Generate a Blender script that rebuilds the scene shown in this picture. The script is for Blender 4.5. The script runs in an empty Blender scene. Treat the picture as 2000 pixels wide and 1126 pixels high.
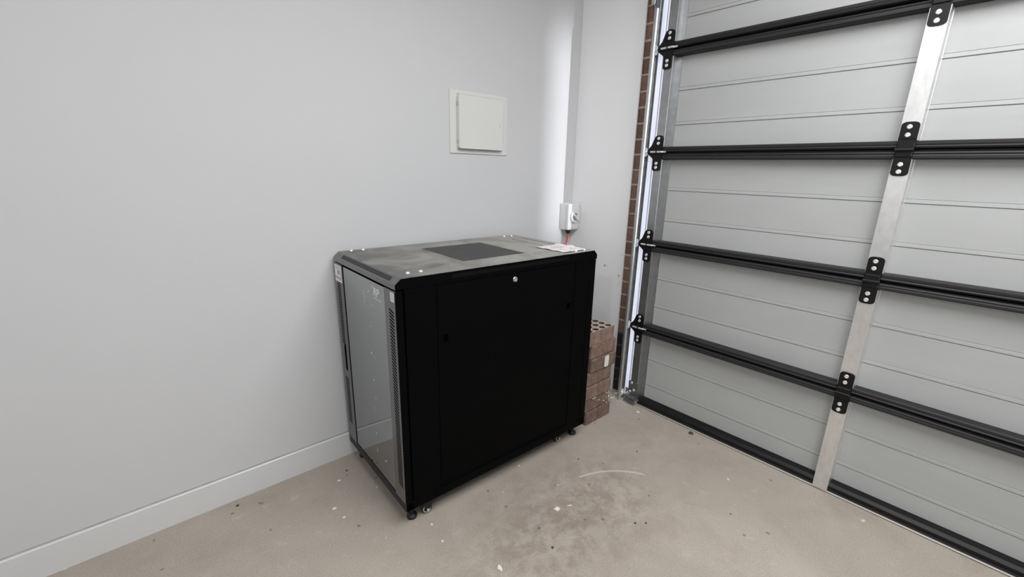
import bpy, bmesh, math, random
from mathutils import Vector, Matrix
random.seed(7)
C = bpy.context.scene.collection
SC = bpy.context.scene
R = math.radians

# ------------------------------------------------------------------ camera
YAW, PITCH, ROLL = 0.8405, -0.2779, 0.0224
fw = Vector((math.cos(YAW)*math.cos(PITCH), math.sin(YAW)*math.cos(PITCH), math.sin(PITCH)))
rt = Vector((math.sin(YAW), -math.cos(YAW), 0)); up = rt.cross(fw)
rt2 = rt*math.cos(ROLL) + up*math.sin(ROLL); up2 = -rt*math.sin(ROLL) + up*math.cos(ROLL)
cd = bpy.data.cameras.new('camera'); cam = bpy.data.objects.new('camera', cd); C.objects.link(cam)
m = Matrix((rt2, up2, -fw)).transposed().to_4x4(); m.translation = (-2.3302, -2.0120, 1.4296)
cam.matrix_world = m
cd.sensor_width = 36; cd.lens = 36*858.4/2000; cd.shift_y = 12.65/2000; cd.clip_start = 0.02
SC.camera = cam

# ------------------------------------------------------------------ world, lights, exposure
w = bpy.data.worlds.new('world'); SC.world = w; w.use_nodes = True
nt = w.node_tree; bg = nt.nodes['Background']
sky = nt.nodes.new('ShaderNodeTexSky'); sky.sky_type = 'HOSEK_WILKIE'; sky.turbidity = 7
sky.sun_direction = Vector((-0.5, 0.5, 0.7)).normalized()
mixw = nt.nodes.new('ShaderNodeMixRGB'); mixw.inputs[0].default_value = 0.7
mixw.inputs[2].default_value = (0.93, 0.95, 1.0, 1)
nt.links.new(sky.outputs[0], mixw.inputs[1]); nt.links.new(mixw.outputs[0], bg.inputs[0])
bg.inputs[1].default_value = 4.5
def area(name, loc, target, size, size_y, energy, color=(1, 1, 1), spread=180, shape='RECTANGLE'):
    l = bpy.data.lights.new(name, 'AREA'); l.shape = shape; l.size = size
    if shape == 'RECTANGLE': l.size_y = size_y
    l.energy = energy; l.color = color; l.spread = R(spread)
    o = bpy.data.objects.new(name, l); C.objects.link(o); o.location = loc
    o.rotation_euler = (Vector(target)-Vector(loc)).to_track_quat('-Z', 'Y').to_euler(); return o
# the ceiling lamp that throws the cabinet's shadow on the nib wall, and an added overhead fill panel
area('ceiling_lamp', (-3.80, -2.30, 2.56), (-1.2, -1.0, 0.9), 0.14, 0, 10, (1, 0.995, 0.98), 180, 'DISK')
area('ceiling_fill', (-1.35, -2.2, 2.70), (-1.35, -2.2, 0), 1.8, 1.6, 67, (0.975, 0.985, 1.0))
# unseen fill panels added behind the camera to brighten the door side
area('rear_fill', (-5.50, -1.15, 1.75), (0, -1.15, 1.75), 0.9, 1.1, 5.5, (0.97, 0.98, 1.0))
area('rear_fill', (-5.50, -4.3, 1.5), (0, -1.2, 1.5), 1.8, 1.2, 40, (0.97, 0.98, 1.0))
# daylight through the slot beside the far jamb of the garage door, grazing along the door onto the left wall
area('jamb_daylight', (-0.060, -5.25, 1.55), (-0.115, 0.0, 1.60), 0.03, 1.25, 0.62, (0.93, 0.95, 1.0), 5)
SC.cycles.use_light_tree = False
SC.view_settings.view_transform = 'Standard'; SC.view_settings.look = 'None'
SC.view_settings.exposure = 0.16; SC.view_settings.gamma = 1; SC.view_settings.use_curve_mapping = False

# ------------------------------------------------------------------ materials
def mat(name, col, rough=0.5, metal=0.0, ior=1.5, spec=0.5, var=0.0, vscale=6.0, bump=0.0, bscale=200.0,
        stretch=(1, 1, 1), obrand=0.0, coord='Object', detail=4.0, col2=None, roughvar=0.0):
    M = bpy.data.materials.new(name); M.use_nodes = True; t = M.node_tree; b = t.nodes['Principled BSDF']
    b.inputs['Base Color'].default_value = (*col, 1); b.inputs['Roughness'].default_value = rough
    b.inputs['Metallic'].default_value = metal; b.inputs['IOR'].default_value = ior
    b.inputs['Specular IOR Level'].default_value = spec
    tc = t.nodes.new('ShaderNodeTexCoord'); mp = t.nodes.new('ShaderNodeMapping')
    t.links.new(tc.outputs[coord], mp.inputs[0]); mp.inputs['Scale'].default_value = stretch
    n = t.nodes.new('ShaderNodeTexNoise'); n.inputs['Scale'].default_value = vscale; n.inputs['Detail'].default_value = detail
    n.inputs['Roughness'].default_value = 0.6
    t.links.new(mp.outputs[0], n.inputs['Vector'])
    cr = t.nodes.new('ShaderNodeValToRGB'); cr.color_ramp.elements[0].position = 0.3; cr.color_ramp.elements[1].position = 0.7
    a = [c*(1-var) for c in col]; z = [min(1, c*(1+var)) for c in (col2 or col)]
    cr.color_ramp.elements[0].color = (*a, 1); cr.color_ramp.elements[1].color = (*z, 1)
    t.links.new(n.outputs['Fac'], cr.inputs[0]); out = cr.outputs[0]
    if obrand:
        oi = t.nodes.new('ShaderNodeObjectInfo'); hs = t.nodes.new('ShaderNodeHueSaturation')
        mr = t.nodes.new('ShaderNodeMapRange'); mr.inputs[3].default_value = 1-obrand; mr.inputs[4].default_value = 1+obrand
        t.links.new(oi.outputs['Random'], mr.inputs[0]); t.links.new(mr.outputs[0], hs.inputs['Value'])
        t.links.new(out, hs.inputs['Color']); out = hs.outputs[0]
    t.links.new(out, b.inputs['Base Color'])
    if roughvar:
        mr2 = t.nodes.new('ShaderNodeMapRange'); mr2.inputs[3].default_value = rough-roughvar; mr2.inputs[4].default_value = rough+roughvar
        t.links.new(n.outputs['Fac'], mr2.inputs[0]); t.links.new(mr2.outputs[0], b.inputs['Roughness'])
    if bump:
        n2 = t.nodes.new('ShaderNodeTexNoise'); n2.inputs['Scale'].default_value = bscale; n2.inputs['Detail'].default_value = 3
        t.links.new(mp.outputs[0], n2.inputs['Vector'])
        bu = t.nodes.new('ShaderNodeBump'); bu.inputs['Strength'].default_value = bump; bu.inputs['Distance'].default_value = 0.002
        t.links.new(n2.outputs['Fac'], bu.inputs['Height']); t.links.new(bu.outputs[0], b.inputs['Normal'])
    return M
M = {}
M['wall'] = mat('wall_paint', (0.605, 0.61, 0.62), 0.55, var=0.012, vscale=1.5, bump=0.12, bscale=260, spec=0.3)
M['nib'] = mat('nib_paint_lit', (0.84, 0.84, 0.85), 0.55, var=0.012, vscale=1.5, bump=0.12, bscale=260, spec=0.3)  # same paint as the wall, lightened to stand for the stronger light here
M['skirt'] = mat('skirting_paint', (0.66, 0.67, 0.67), 0.35, var=0.015, vscale=3)
M['ceil'] = mat('ceiling_paint', (0.8, 0.8, 0.8), 0.8)
M['plastic'] = mat('white_plastic', (0.68, 0.68, 0.66), 0.35, var=0.01)
M['greyplastic'] = mat('pale_grey_plastic', (0.70, 0.705, 0.70), 0.35, var=0.01)
M['greyplastic2'] = mat('mid_grey_plastic', (0.38, 0.39, 0.40), 0.4)
M['caulk'] = mat('old_caulk', (0.50, 0.46, 0.42), 0.8, var=0.25, vscale=60)
M['gapline'] = mat('grey_joint_line', (0.40, 0.39, 0.375), 0.8, var=0.15, vscale=20)
M['black'] = mat('black_coat_shaded', (0.0018, 0.0018, 0.0019), 0.55, spec=0.045, bump=0.05, bscale=500, var=0.1)  # cabinet sides darkened, standing for the dim room they reflect
M['front'] = mat('black_coat_lit', (0.040, 0.040, 0.042), 0.30, ior=2.1, spec=0.6, bump=0.03, bscale=500)  # front faces of the same cabinet, lightened for the bright reflections there
M['groove'] = mat('dark_gap', (0.001, 0.001, 0.001), 0.9, spec=0.0)
M['rubber'] = mat('black_rubber', (0.008, 0.008, 0.008), 0.5)
M['hole'] = mat('vent_opening', (0.002, 0.002, 0.002), 0.9, spec=0.0)
M['mesh'] = mat('black_mesh', (0.028, 0.028, 0.030), 0.5, spec=0.3)
M['meshdust'] = mat('dusty_black_mesh', (0.12, 0.12, 0.117), 0.6, spec=0.3)
M['whitepaint'] = mat('white_print', (0.72, 0.72, 0.72), 0.5)
M['paper'] = mat('label_paper', (0.74, 0.72, 0.72), 0.6, var=0.03, vscale=40)
M['ink'] = mat('label_ink', (0.25, 0.22, 0.23), 0.7)
M['pinkink'] = mat('faded_pink_ink', (0.50, 0.30, 0.31), 0.7)
M['chrome'] = mat('nickel', (0.75, 0.75, 0.74), 0.22, metal=1.0)
M['zinc'] = mat('zinc_plated', (0.80, 0.80, 0.78), 0.3, metal=0.6, var=0.05, vscale=80)
M['galv'] = mat('galvanised_steel', (0.62, 0.63, 0.63), 0.42, metal=0.85, var=0.10, vscale=28, bump=0.25, bscale=26, detail=5, roughvar=0.12)
M['galvpost'] = mat('galvanised_post', (0.80, 0.80, 0.795), 0.34, metal=0.85, var=0.07, vscale=40, bump=0.30, bscale=34, detail=5, stretch=(1, 1, 0.5))
M['galvstile'] = mat('stile_galvanised_steel', (0.40, 0.41, 0.415), 0.36, metal=0.9, var=0.12, vscale=28, bump=0.2, bscale=26, detail=5)
M['galvdark'] = mat('dull_galvanised_steel', (0.20, 0.205, 0.21), 0.45, metal=0.7, var=0.25, vscale=30)
M['rail'] = mat('black_rail_steel', (0.017, 0.016, 0.017), 0.55, var=0.3, vscale=7, stretch=(1, 0.25, 12), spec=0.35)
M['hinge'] = mat('black_hinge_steel', (0.006, 0.006, 0.006), 0.45, spec=0.25)
M['skin'] = mat('grey_door_skin', (0.405, 0.415, 0.41), 0.45, var=0.05, vscale=2.2, stretch=(1, 0.7, 3.0), bump=0.10, bscale=320, detail=6)
M['red'] = mat('red_cable', (0.60, 0.06, 0.06), 0.4)
M['alu'] = mat('aluminium_strip', (0.62, 0.60, 0.57), 0.4, metal=0.5)
M['mortar'] = mat('pale_mortar', (0.50, 0.45, 0.38), 0.95, var=0.15, vscale=50, bump=0.6, bscale=120)
M['brick'] = mat('brown_clay_brick', (0.215, 0.130, 0.098), 0.9, var=0.25, vscale=30, bump=0.7, bscale=150, obrand=0.22)
M['brickdark'] = mat('charcoal_brick', (0.022, 0.019, 0.019), 0.85, var=0.3, vscale=30, bump=0.7, bscale=150, obrand=0.2)
M['mortardark'] = mat('dark_mortar', (0.13, 0.12, 0.115), 0.95, var=0.2, vscale=50, bump=0.6, bscale=120)  # darker mortar behind the lower courses
M['brickpale'] = mat('dusty_clay_brick', (0.200, 0.126, 0.095), 0.92, var=0.25, vscale=26, bump=0.6, bscale=120, obrand=0.2,
                     col2=(0.225, 0.155, 0.122))
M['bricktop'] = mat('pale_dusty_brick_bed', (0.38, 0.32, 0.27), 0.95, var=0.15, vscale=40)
M['coreshade'] = mat('brick_core_shade', (0.07, 0.045, 0.035), 0.95, var=0.2, vscale=40)  # core holes coloured darker, standing for the shade inside them
M['chip'] = mat('plaster_chip', (0.78, 0.76, 0.72), 0.8)
M['grit'] = mat('dark_grit', (0.06, 0.05, 0.045), 0.9)
M['ground'] = mat('driveway_concrete', (0.5, 0.48, 0.45), 0.9, var=0.1)

# dusty top of the cabinet
def dusty():
    Mt = bpy.data.materials.new('dusty_black_top'); Mt.use_nodes = True; t = Mt.node_tree; b = t.nodes['Principled BSDF']
    b.inputs['Roughness'].default_value = 0.5
    tc = t.nodes.new('ShaderNodeTexCoord')
    n = t.nodes.new('ShaderNodeTexNoise'); n.inputs['Scale'].default_value = 4.5; n.inputs['Detail'].default_value = 7; n.inputs['Distortion'].default_value = 1.2
    t.links.new(tc.outputs['Object'], n.inputs['Vector'])
    sx = t.nodes.new('ShaderNodeSeparateXYZ'); t.links.new(tc.outputs['Object'], sx.inputs[0])
    mr = t.nodes.new('ShaderNodeMapRange'); mr.inputs[1].default_value = 0.0; mr.inputs[2].default_value = 1.05
    mr.inputs[3].default_value = -0.10; mr.inputs[4].default_value = 0.27
    t.links.new(sx.outputs[0], mr.inputs[0])
    ad = t.nodes.new('ShaderNodeMath'); ad.operation = 'ADD'; t.links.new(n.outputs['Fac'], ad.inputs[0]); t.links.new(mr.outputs[0], ad.inputs[1])
    cr = t.nodes.new('ShaderNodeValToRGB'); e = cr.color_ramp.elements
    e[0].position = 0.30; e[0].color = (0.105, 0.103, 0.096, 1); e[1].position = 0.75; e[1].color = (0.32, 0.305, 0.28, 1)
    k = e.new(0.48); k.color = (0.180, 0.175, 0.160, 1)
    t.links.new(ad.outputs[0], cr.inputs[0]); t.links.new(cr.outputs[0], b.inputs['Base Color'])
    return Mt
M['dusty'] = dusty()

def glass():
    G = bpy.data.materials.new('tinted_reflective_glass'); G.use_nodes = True; t = G.node_tree; t.nodes.clear()
    o = t.nodes.new('ShaderNodeOutputMaterial'); mx = t.nodes.new('ShaderNodeMixShader')
    tr = t.nodes.new('ShaderNodeBsdfTransparent'); tr.inputs[0].default_value = (0.10, 0.105, 0.105, 1)
    gl = t.nodes.new('ShaderNodeBsdfGlossy'); gl.inputs['Roughness'].default_value = 0.015
    gl.inputs['Color'].default_value = (0.95, 0.98, 0.98, 1)
    fr = t.nodes.new('ShaderNodeFresnel'); fr.inputs[0].default_value = 5.5
    t.links.new(fr.outputs[0], mx.inputs[0]); t.links.new(tr.outputs[0], mx.inputs[1]); t.links.new(gl.outputs[0], mx.inputs[2])
    t.links.new(mx.outputs[0], o.inputs[0]); return G
M['glass'] = glass()

def seal():
    G = bpy.data.materials.new('white_translucent_seal'); G.use_nodes = True; t = G.node_tree; t.nodes.clear()
    o = t.nodes.new('ShaderNodeOutputMaterial'); mx = t.nodes.new('ShaderNodeMixShader'); mx.inputs[0].default_value = 0.6
    a = t.nodes.new('ShaderNodeBsdfDiffuse'); a.inputs[0].default_value = (0.85, 0.86, 0.9, 1)
    b = t.nodes.new('ShaderNodeBsdfTranslucent')
    n = t.nodes.new('ShaderNodeTexNoise'); n.inputs['Scale'].default_value = 60; tc = t.nodes.new('ShaderNodeTexCoord')
    mp = t.nodes.new('ShaderNodeMapping'); mp.inputs['Scale'].default_value = (1, 1.5, 0.02)
    t.links.new(tc.outputs['Object'], mp.inputs[0]); t.links.new(mp.outputs[0], n.inputs['Vector'])
    cr = t.nodes.new('ShaderNodeValToRGB'); cr.color_ramp.elements[0].color = (0.84, 0.86, 0.93, 1); cr.color_ramp.elements[1].color = (0.95, 0.96, 1, 1)
    cr.color_ramp.elements[0].position = 0.35; cr.color_ramp.elements[1].position = 0.5
    t.links.new(n.outputs['Fac'], cr.inputs[0]); t.links.new(cr.outputs[0], b.inputs[0])
    t.links.new(a.outputs[0], mx.inputs[1]); t.links.new(b.outputs[0], mx.inputs[2]); t.links.new(mx.outputs[0], o.inputs[0]); return G
M['seal'] = seal()

def concrete():
    Mt = bpy.data.materials.new('garage_concrete'); Mt.use_nodes = True; t = Mt.node_tree; b = t.nodes['Principled BSDF']
    L = t.links.new; N = t.nodes.new
    b.inputs['Roughness'].default_value = 0.75; b.inputs['Specular IOR Level'].default_value = 0.25
    tc = N('ShaderNodeTexCoord')
    def noise(s, d=5, dist=0.0, r=0.6):
        n = N('ShaderNodeTexNoise'); n.inputs['Scale'].default_value = s; n.inputs['Detail'].default_value = d
        n.inputs['Distortion'].default_value = dist; n.inputs['Roughness'].default_value = r
        L(tc.outputs['Object'], n.inputs['Vector']); return n.outputs['Fac']
    def ramp(src, p0, c0, p1, c1):
        c = N('ShaderNodeValToRGB'); e = c.color_ramp.elements; e[0].position = p0; e[1].position = p1
        e[0].color = (*c0, 1); e[1].color = (*c1, 1); L(src, c.inputs[0]); return c.outputs[0]
    def mix(f, a, bb, mode='MIX'):
        x = N('ShaderNodeMixRGB'); x.blend_type = mode
        if isinstance(f, float): x.inputs[0].default_value = f
        else: L(f, x.inputs[0])
        for i, v in ((1, a), (2, bb)):
            if isinstance(v, tuple): x.inputs[i].default_value = (*v, 1)
            else: L(v, x.inputs[i])
        return x.outputs[0]
    def math_(op, a, bb=None, c=None):
        x = N('ShaderNodeMath'); x.operation = op
        for i, v in enumerate((a, bb, c)):
            if v is None: continue
            if isinstance(v, (int, float)): x.inputs[i].default_value = v
            else: L(v, x.inputs[i])
        return x.outputs[0]
    base = ramp(noise(1.6, 4, 0.6), 0.3, (0.365, 0.320, 0.274), 0.7, (0.450, 0.398, 0.346))
    blot = ramp(noise(9.5, 12, 0.25, 0.78), 0.42, (0, 0, 0), 0.56, (1, 1, 1))
    # dirty patch with its own outline in front of the cabinet
    sx = N('ShaderNodeSeparateXYZ'); L(tc.outputs['Object'], sx.inputs[0])
    dx = math_('SUBTRACT', sx.outputs[0], -1.10); dy = math_('SUBTRACT', sx.outputs[1], -1.02)
    dist = math_('SQRT', math_('ADD', math_('MULTIPLY', dx, dx), math_('MULTIPLY', math_('MULTIPLY', dy, dy), 2.6)))
    patch = N('ShaderNodeMapRange'); patch.inputs[1].default_value = 0.70; patch.inputs[2].default_value = 0.15
    patch.inputs[3].default_value = 0.0; patch.inputs[4].default_value = 1.0
    L(math_('ADD', dist, math_('MULTIPLY', math_('SUBTRACT', noise(5, 5, 1.0), 0.5), 0.7)), patch.inputs[0])
    pm = math_('MULTIPLY', patch.outputs[0], blot)
    col = mix(math_('MULTIPLY', pm, 0.62), base, (0.215, 0.172, 0.140))
    col = mix(math_('MULTIPLY', ramp(noise(11, 10, 0.3, 0.8), 0.56, (0, 0, 0), 0.68, (1, 1, 1)), 0.35), col, (0.60, 0.55, 0.49))
    col = mix(math_('MULTIPLY', ramp(noise(3.1, 6, 0.8), 0.52, (0, 0, 0), 0.70, (1, 1, 1)), 0.42), col, (0.30, 0.25, 0.21))
    grain = ramp(noise(160, 4), 0.3, (0.86, 0.86, 0.86), 0.7, (1.1, 1.1, 1.1))
    col = mix(1.0, col, grain, 'MULTIPLY')
    # small dark stains
    v = N('ShaderNodeTexVoronoi'); v.inputs['Scale'].default_value = 11; L(tc.outputs['Object'], v.inputs['Vector'])
    sp = math_('LESS_THAN', math_('ADD', v.outputs['Distance'], math_('MULTIPLY', math_('SUBTRACT', noise(60, 3), 0.5), 0.22)), 0.075)
    sel = N('ShaderNodeSeparateXYZ'); L(v.outputs['Color'], sel.inputs[0])
    col = mix(math_('MULTIPLY', math_('MULTIPLY', sp, math_('LESS_THAN', sel.outputs[0], 0.5)), 0.65), col, (0.13, 0.11, 0.10))
    v2 = N('ShaderNodeTexVoronoi'); v2.inputs['Scale'].default_value = 6.3; L(tc.outputs['Object'], v2.inputs['Vector'])
    sp2 = math_('LESS_THAN', math_('ADD', v2.outputs['Distance'], math_('MULTIPLY', math_('SUBTRACT', noise(45, 3), 0.5), 0.22)), 0.05)
    sel2 = N('ShaderNodeSeparateXYZ'); L(v2.outputs['Color'], sel2.inputs[0])
    col = mix(math_('MULTIPLY', math_('MULTIPLY', sp2, math_('LESS_THAN', sel2.outputs[0], 0.35)), 0.7), col, (0.72, 0.69, 0.64))
    # pale curved trowel scratch through three measured points
    (x1, y1), (x2, y2), (x3, y3) = (-0.808, -0.908), (-0.700, -0.968), (-0.600, -1.085)
    d = 2*(x1*(y2-y3)+x2*(y3-y1)+x3*(y1-y2))
    ux = ((x1*x1+y1*y1)*(y2-y3)+(x2*x2+y2*y2)*(y3-y1)+(x3*x3+y3*y3)*(y1-y2))/d
    uy = ((x1*x1+y1*y1)*(x3-x2)+(x2*x2+y2*y2)*(x1-x3)+(x3*x3+y3*y3)*(x2-x1))/d
    rr = math.hypot(x1-ux, y1-uy)
    ax = math_('SUBTRACT', sx.outputs[0], ux); ay = math_('SUBTRACT', sx.outputs[1], uy)
    da = math_('ABSOLUTE', math_('SUBTRACT', math_('SQRT', math_('ADD', math_('MULTIPLY', ax, ax), math_('MULTIPLY', ay, ay))), rr))
    line = N('ShaderNodeMapRange'); line.inputs[1].default_value = 0.009; line.inputs[2].default_value = 0.0; L(da, line.inputs[0])
    win = math_('MULTIPLY', math_('GREATER_THAN', sx.outputs[0], -0.86), math_('LESS_THAN', sx.outputs[0], -0.60))
    win = math_('MULTIPLY', win, math_('GREATER_THAN', sx.outputs[1], -1.1))
    win = math_('MULTIPLY', win, math_('LESS_THAN', sx.outputs[1], -0.8))
    col = mix(math_('MULTIPLY', math_('MULTIPLY', line.outputs[0], win), 0.75), col, (0.66, 0.62, 0.57))
    L(col, b.inputs['Base Color'])
    bu = N('ShaderNodeBump'); bu.inputs['Strength'].default_value = 0.25; bu.inputs['Distance'].default_value = 0.002
    L(noise(90, 5), bu.inputs['Height']); L(bu.outputs[0], b.inputs['Normal'])
    return Mt
M['floor'] = concrete()

# ------------------------------------------------------------------ mesh helpers
class MB:
    def __init__(s): s.bm = bmesh.new()
    def box(s, x0, x1, y0, y1, z0, z1, bev=0.0, seg=1, mtx=None):
        b = s.bm; vs = [b.verts.new((x, y, z)) for x in (x0, x1) for y in (y0, y1) for z in (z0, z1)]
        fs = [b.faces.new([vs[i] for i in q]) for q in ((0,1,3,2),(4,6,7,5),(0,4,5,1),(2,3,7,6),(0,2,6,4),(1,5,7,3))]
        if bev:
            es = list({e for f in fs for e in f.edges})
            r = bmesh.ops.bevel(b, geom=es, offset=bev, segments=seg, affect='EDGES', profile=0.5)
            vs = list({v for f in r['faces'] for v in f.verts} | {v for v in vs if v.is_valid})
        if mtx is not None: bmesh.ops.transform(b, matrix=mtx, verts=[v for v in vs if v.is_valid])
        return s
    def prism(s, poly, a, z0, z1, mtx=None):
        """poly in the two axes other than a, extruded z0..z1 along axis a (0,1,2)"""
        b = s.bm
        def P(u, v, h):
            return {0: (h, u, v), 1: (u, h, v), 2: (u, v, h)}[a]
        lo = [b.verts.new(P(u, v, z0)) for u, v in poly]; hi = [b.verts.new(P(u, v, z1)) for u, v in poly]
        n = len(poly); b.faces.new(lo[::-1]); b.faces.new(hi)
        for i in range(n): b.faces.new((lo[i], lo[(i+1) % n], hi[(i+1) % n], hi[i]))
        if mtx is not None: bmesh.ops.transform(b, matrix=mtx, verts=lo+hi)
        return s
    def cyl(s, c, axis, r, h, n=16, r2=None):
        """cylinder from c along axis for h"""
        b = s.bm; ax = Vector(axis).normalized(); q = ax.to_track_quat('Z', 'Y'); c = Vector(c); r2 = r if r2 is None else r2
        lo = []; hi = []
        for i in range(n):
            a = 2*math.pi*i/n; d = q @ Vector((math.cos(a), math.sin(a), 0))
            lo.append(b.verts.new(c+d*r)); hi.append(b.verts.new(c+ax*h+d*r2))
        b.faces.new(lo[::-1]); b.faces.new(hi)
        for i in range(n): b.faces.new((lo[i], lo[(i+1) % n], hi[(i+1) % n], hi[i]))
        return s
    def ring(s, c, axis, r, ri, h, n=24):
        b = s.bm; ax = Vector(axis).normalized(); q = ax.to_track_quat('Z', 'Y'); c = Vector(c); V = []
        for i in range(n):
            a = 2*math.pi*i/n; d = q @ Vector((math.cos(a), math.sin(a), 0))
            V.append([b.verts.new(c+d*r), b.verts.new(c+ax*h+d*r), b.verts.new(c+ax*h+d*ri), b.verts.new(c+d*ri)])
        for i in range(n):
            A = V[i]; B = V[(i+1) % n]
            for k in range(4): b.faces.new((A[k], B[k], B[(k+1) % 4], A[(k+1) % 4]))
        return s
    def lathe(s, c, axis, prof, n=20):
        """prof: (radius, height) list, ends capped"""
        b = s.bm; ax = Vector(axis).normalized(); q = ax.to_track_quat('Z', 'Y'); c = Vector(c); rows = []
        for r, h in prof:
            rows.append([b.verts.new(c+ax*h+(q @ Vector((math.cos(2*math.pi*i/n), math.sin(2*math.pi*i/n), 0)))*r) for i in range(n)])
        b.faces.new(rows[0][::-1]); b.faces.new(rows[-1])
        for A, B in zip(rows, rows[1:]):
            for i in range(n): b.faces.new((A[i], A[(i+1) % n], B[(i+1) % n], B[i]))
        return s
    def tube(s, pts, r, n=10):
        b = s.bm; P = [Vector(p) for p in pts]; rows = []
        for i, p in enumerate(P):
            d = (P[min(i+1, len(P)-1)]-P[max(i-1, 0)]).normalized(); q = d.to_track_quat('Z', 'Y')
            rows.append([b.verts.new(p+(q @ Vector((math.cos(2*math.pi*k/n), math.sin(2*math.pi*k/n), 0)))*r) for k in range(n)])
        b.faces.new(rows[0][::-1]); b.faces.new(rows[-1])
        for A, B in zip(rows, rows[1:]):
            for k in range(n): b.faces.new((A[k], A[(k+1) % n], B[(k+1) % n], B[k]))
        return s
    def build(s, name, material, parent=None, smooth=False, loc=None):
        bmesh.ops.recalc_face_normals(s.bm, faces=s.bm.faces)
        me = bpy.data.meshes.new(name); s.bm.to_mesh(me); s.bm.free()
        mats = material if isinstance(material, (list, tuple)) else [material]
        for mm in mats: me.materials.append(mm)
        if smooth:
            for p in me.polygons: p.use_smooth = True
            try: me.set_sharp_from_angle(angle=R(35))
            except Exception: pass
        o = bpy.data.objects.new(name, me); C.objects.link(o)
        if parent is not None: o.parent = parent
        if loc is not None: o.location = loc
        return o
def tag(o, label=None, cat=None, group=None, kind=None):
    if label: o['label'] = label
    if cat: o['category'] = cat
    if group: o['group'] = group
    if kind: o['kind'] = kind
    return o
def empty(name, loc=(0, 0, 0), rz=0.0, label=None, cat=None, group=None, kind=None):
    o = bpy.data.objects.new(name, None); C.objects.link(o); o.location = loc; o.rotation_euler = (0, 0, rz)
    o.empty_display_size = 0.05
    return tag(o, label, cat, group, kind)
def share(o, name=None, loc=None, parent=None, rz=None):
    c = o.copy(); C.objects.link(c)
    c.parent = parent if parent is not None else o.parent
    if loc is not None: c.location = loc
    if rz is not None: c.rotation_euler = (0, 0, rz)
    return c
def box(name, material, x0, x1, y0, y1, z0, z1, bev=0.0, parent=None, seg=1):
    return MB().box(x0, x1, y0, y1, z0, z1, bev, seg).build(name, material, parent)
def text_mesh(name, body, size, material, parent, mtx, extrude=0.0003, shear=0.0, bold=0.0, spacing=1.0, kindlabel=None):
    cu = bpy.data.curves.new(name, 'FONT'); cu.body = body; cu.size = size; cu.extrude = extrude; cu.shear = shear
    cu.offset = bold; cu.space_character = spacing; cu.resolution_u = 3
    tmp = bpy.data.objects.new(name+'_tmp', cu); C.objects.link(tmp)
    bpy.context.view_layer.update()
    dg = bpy.context.evaluated_depsgraph_get(); me = bpy.data.meshes.new_from_object(tmp.evaluated_get(dg))
    bpy.data.objects.remove(tmp); me.name = name; me.materials.clear(); me.materials.append(material)
    me.transform(mtx); o = bpy.data.objects.new(name, me); C.objects.link(o); o.parent = parent
    return o

# ------------------------------------------------------------------ room shell
RX, RY, RH = -5.6, -5.7, 2.75
def struct(o, label=None, cat=None):
    o['kind'] = 'structure'
    if label: tag(o, label, cat)
    return o
struct(box('floor', M['floor'], RX, 0.16, RY, 0.0, -0.12, 0.0), 'mottled beige concrete garage floor with dirt and paint specks', 'floor')
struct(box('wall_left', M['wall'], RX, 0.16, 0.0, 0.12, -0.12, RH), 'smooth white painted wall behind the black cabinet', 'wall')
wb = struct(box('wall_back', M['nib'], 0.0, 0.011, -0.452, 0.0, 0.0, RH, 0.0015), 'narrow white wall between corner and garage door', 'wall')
struct(box('wall_front', M['wall'], RX-0.12, RX, RY, 0.12, -0.12, RH), 'white wall behind the camera', 'wall')
struct(box('wall_right', M['wall'], RX, 0.16, RY-0.12, RY, -0.12, RH), 'white wall at the far end of the garage', 'wall')
struct(box('ceiling', M['ceil'], RX, 0.16, RY, 0.0, RH, RH+0.1), 'flat white garage ceiling', 'ceiling')
struct(box('trim_1', M['wall'], 0.0, 0.15, -5.30, -0.452, 2.60, RH), 'white bulkhead over the garage door', 'bulkhead')
struct(box('wall_rear', M['wall'], 0.0, 0.15, RY, -5.30, 0.0, RH), 'white wall beyond the far door jamb', 'wall')
struct(box('ground', M['ground'], 0.16, 9.0, -9.0, 4.0, -0.14, -0.04), 'pale driveway outside the garage door', 'ground')
# skirting with a shadow line on top
bs = MB(); bs.prism([(0.0, 0.0), (-0.011, 0.0), (-0.011, 0.120), (-0.008, 0.1235), (0.0, 0.1235)], 0, RX, -0.012)
sk = struct(bs.build('baseboard_left', M['skirt']), 'white square skirting board along the left wall', 'skirting')
box('gap_line', M['gapline'], RX, -0.012, -0.0012, -0.0002, 0.1236, 0.1290, parent=sk)
box('baseboard_back', M['skirt'], -0.011, 0.0, -0.40, -0.011, 0.0, 0.1235, 0.001)['kind'] = 'structure'
tag(bpy.data.objects['baseboard_back'], 'short white skirting board behind the brick stack', 'skirting')
# scuffs on the nib wall
for (y, z, l, a) in ((-0.315, 0.842, 0.018, 0.4), (-0.31, 0.838, 0.014, -0.9), (-0.423, 0.795, 0.014, 0.1), (-0.428, 0.79, 0.012, 1.3), (-0.437, 0.93, 0.005, 0)):
    mt = Matrix.Translation((-0.0006, y, z)) @ Matrix.Rotation(a, 4, 'X')
    MB().box(-0.0005, 0.0006, -l/2, l/2, -0.0014, 0.0014, mtx=mt).build('scuff', M['grit'], wb)

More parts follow.
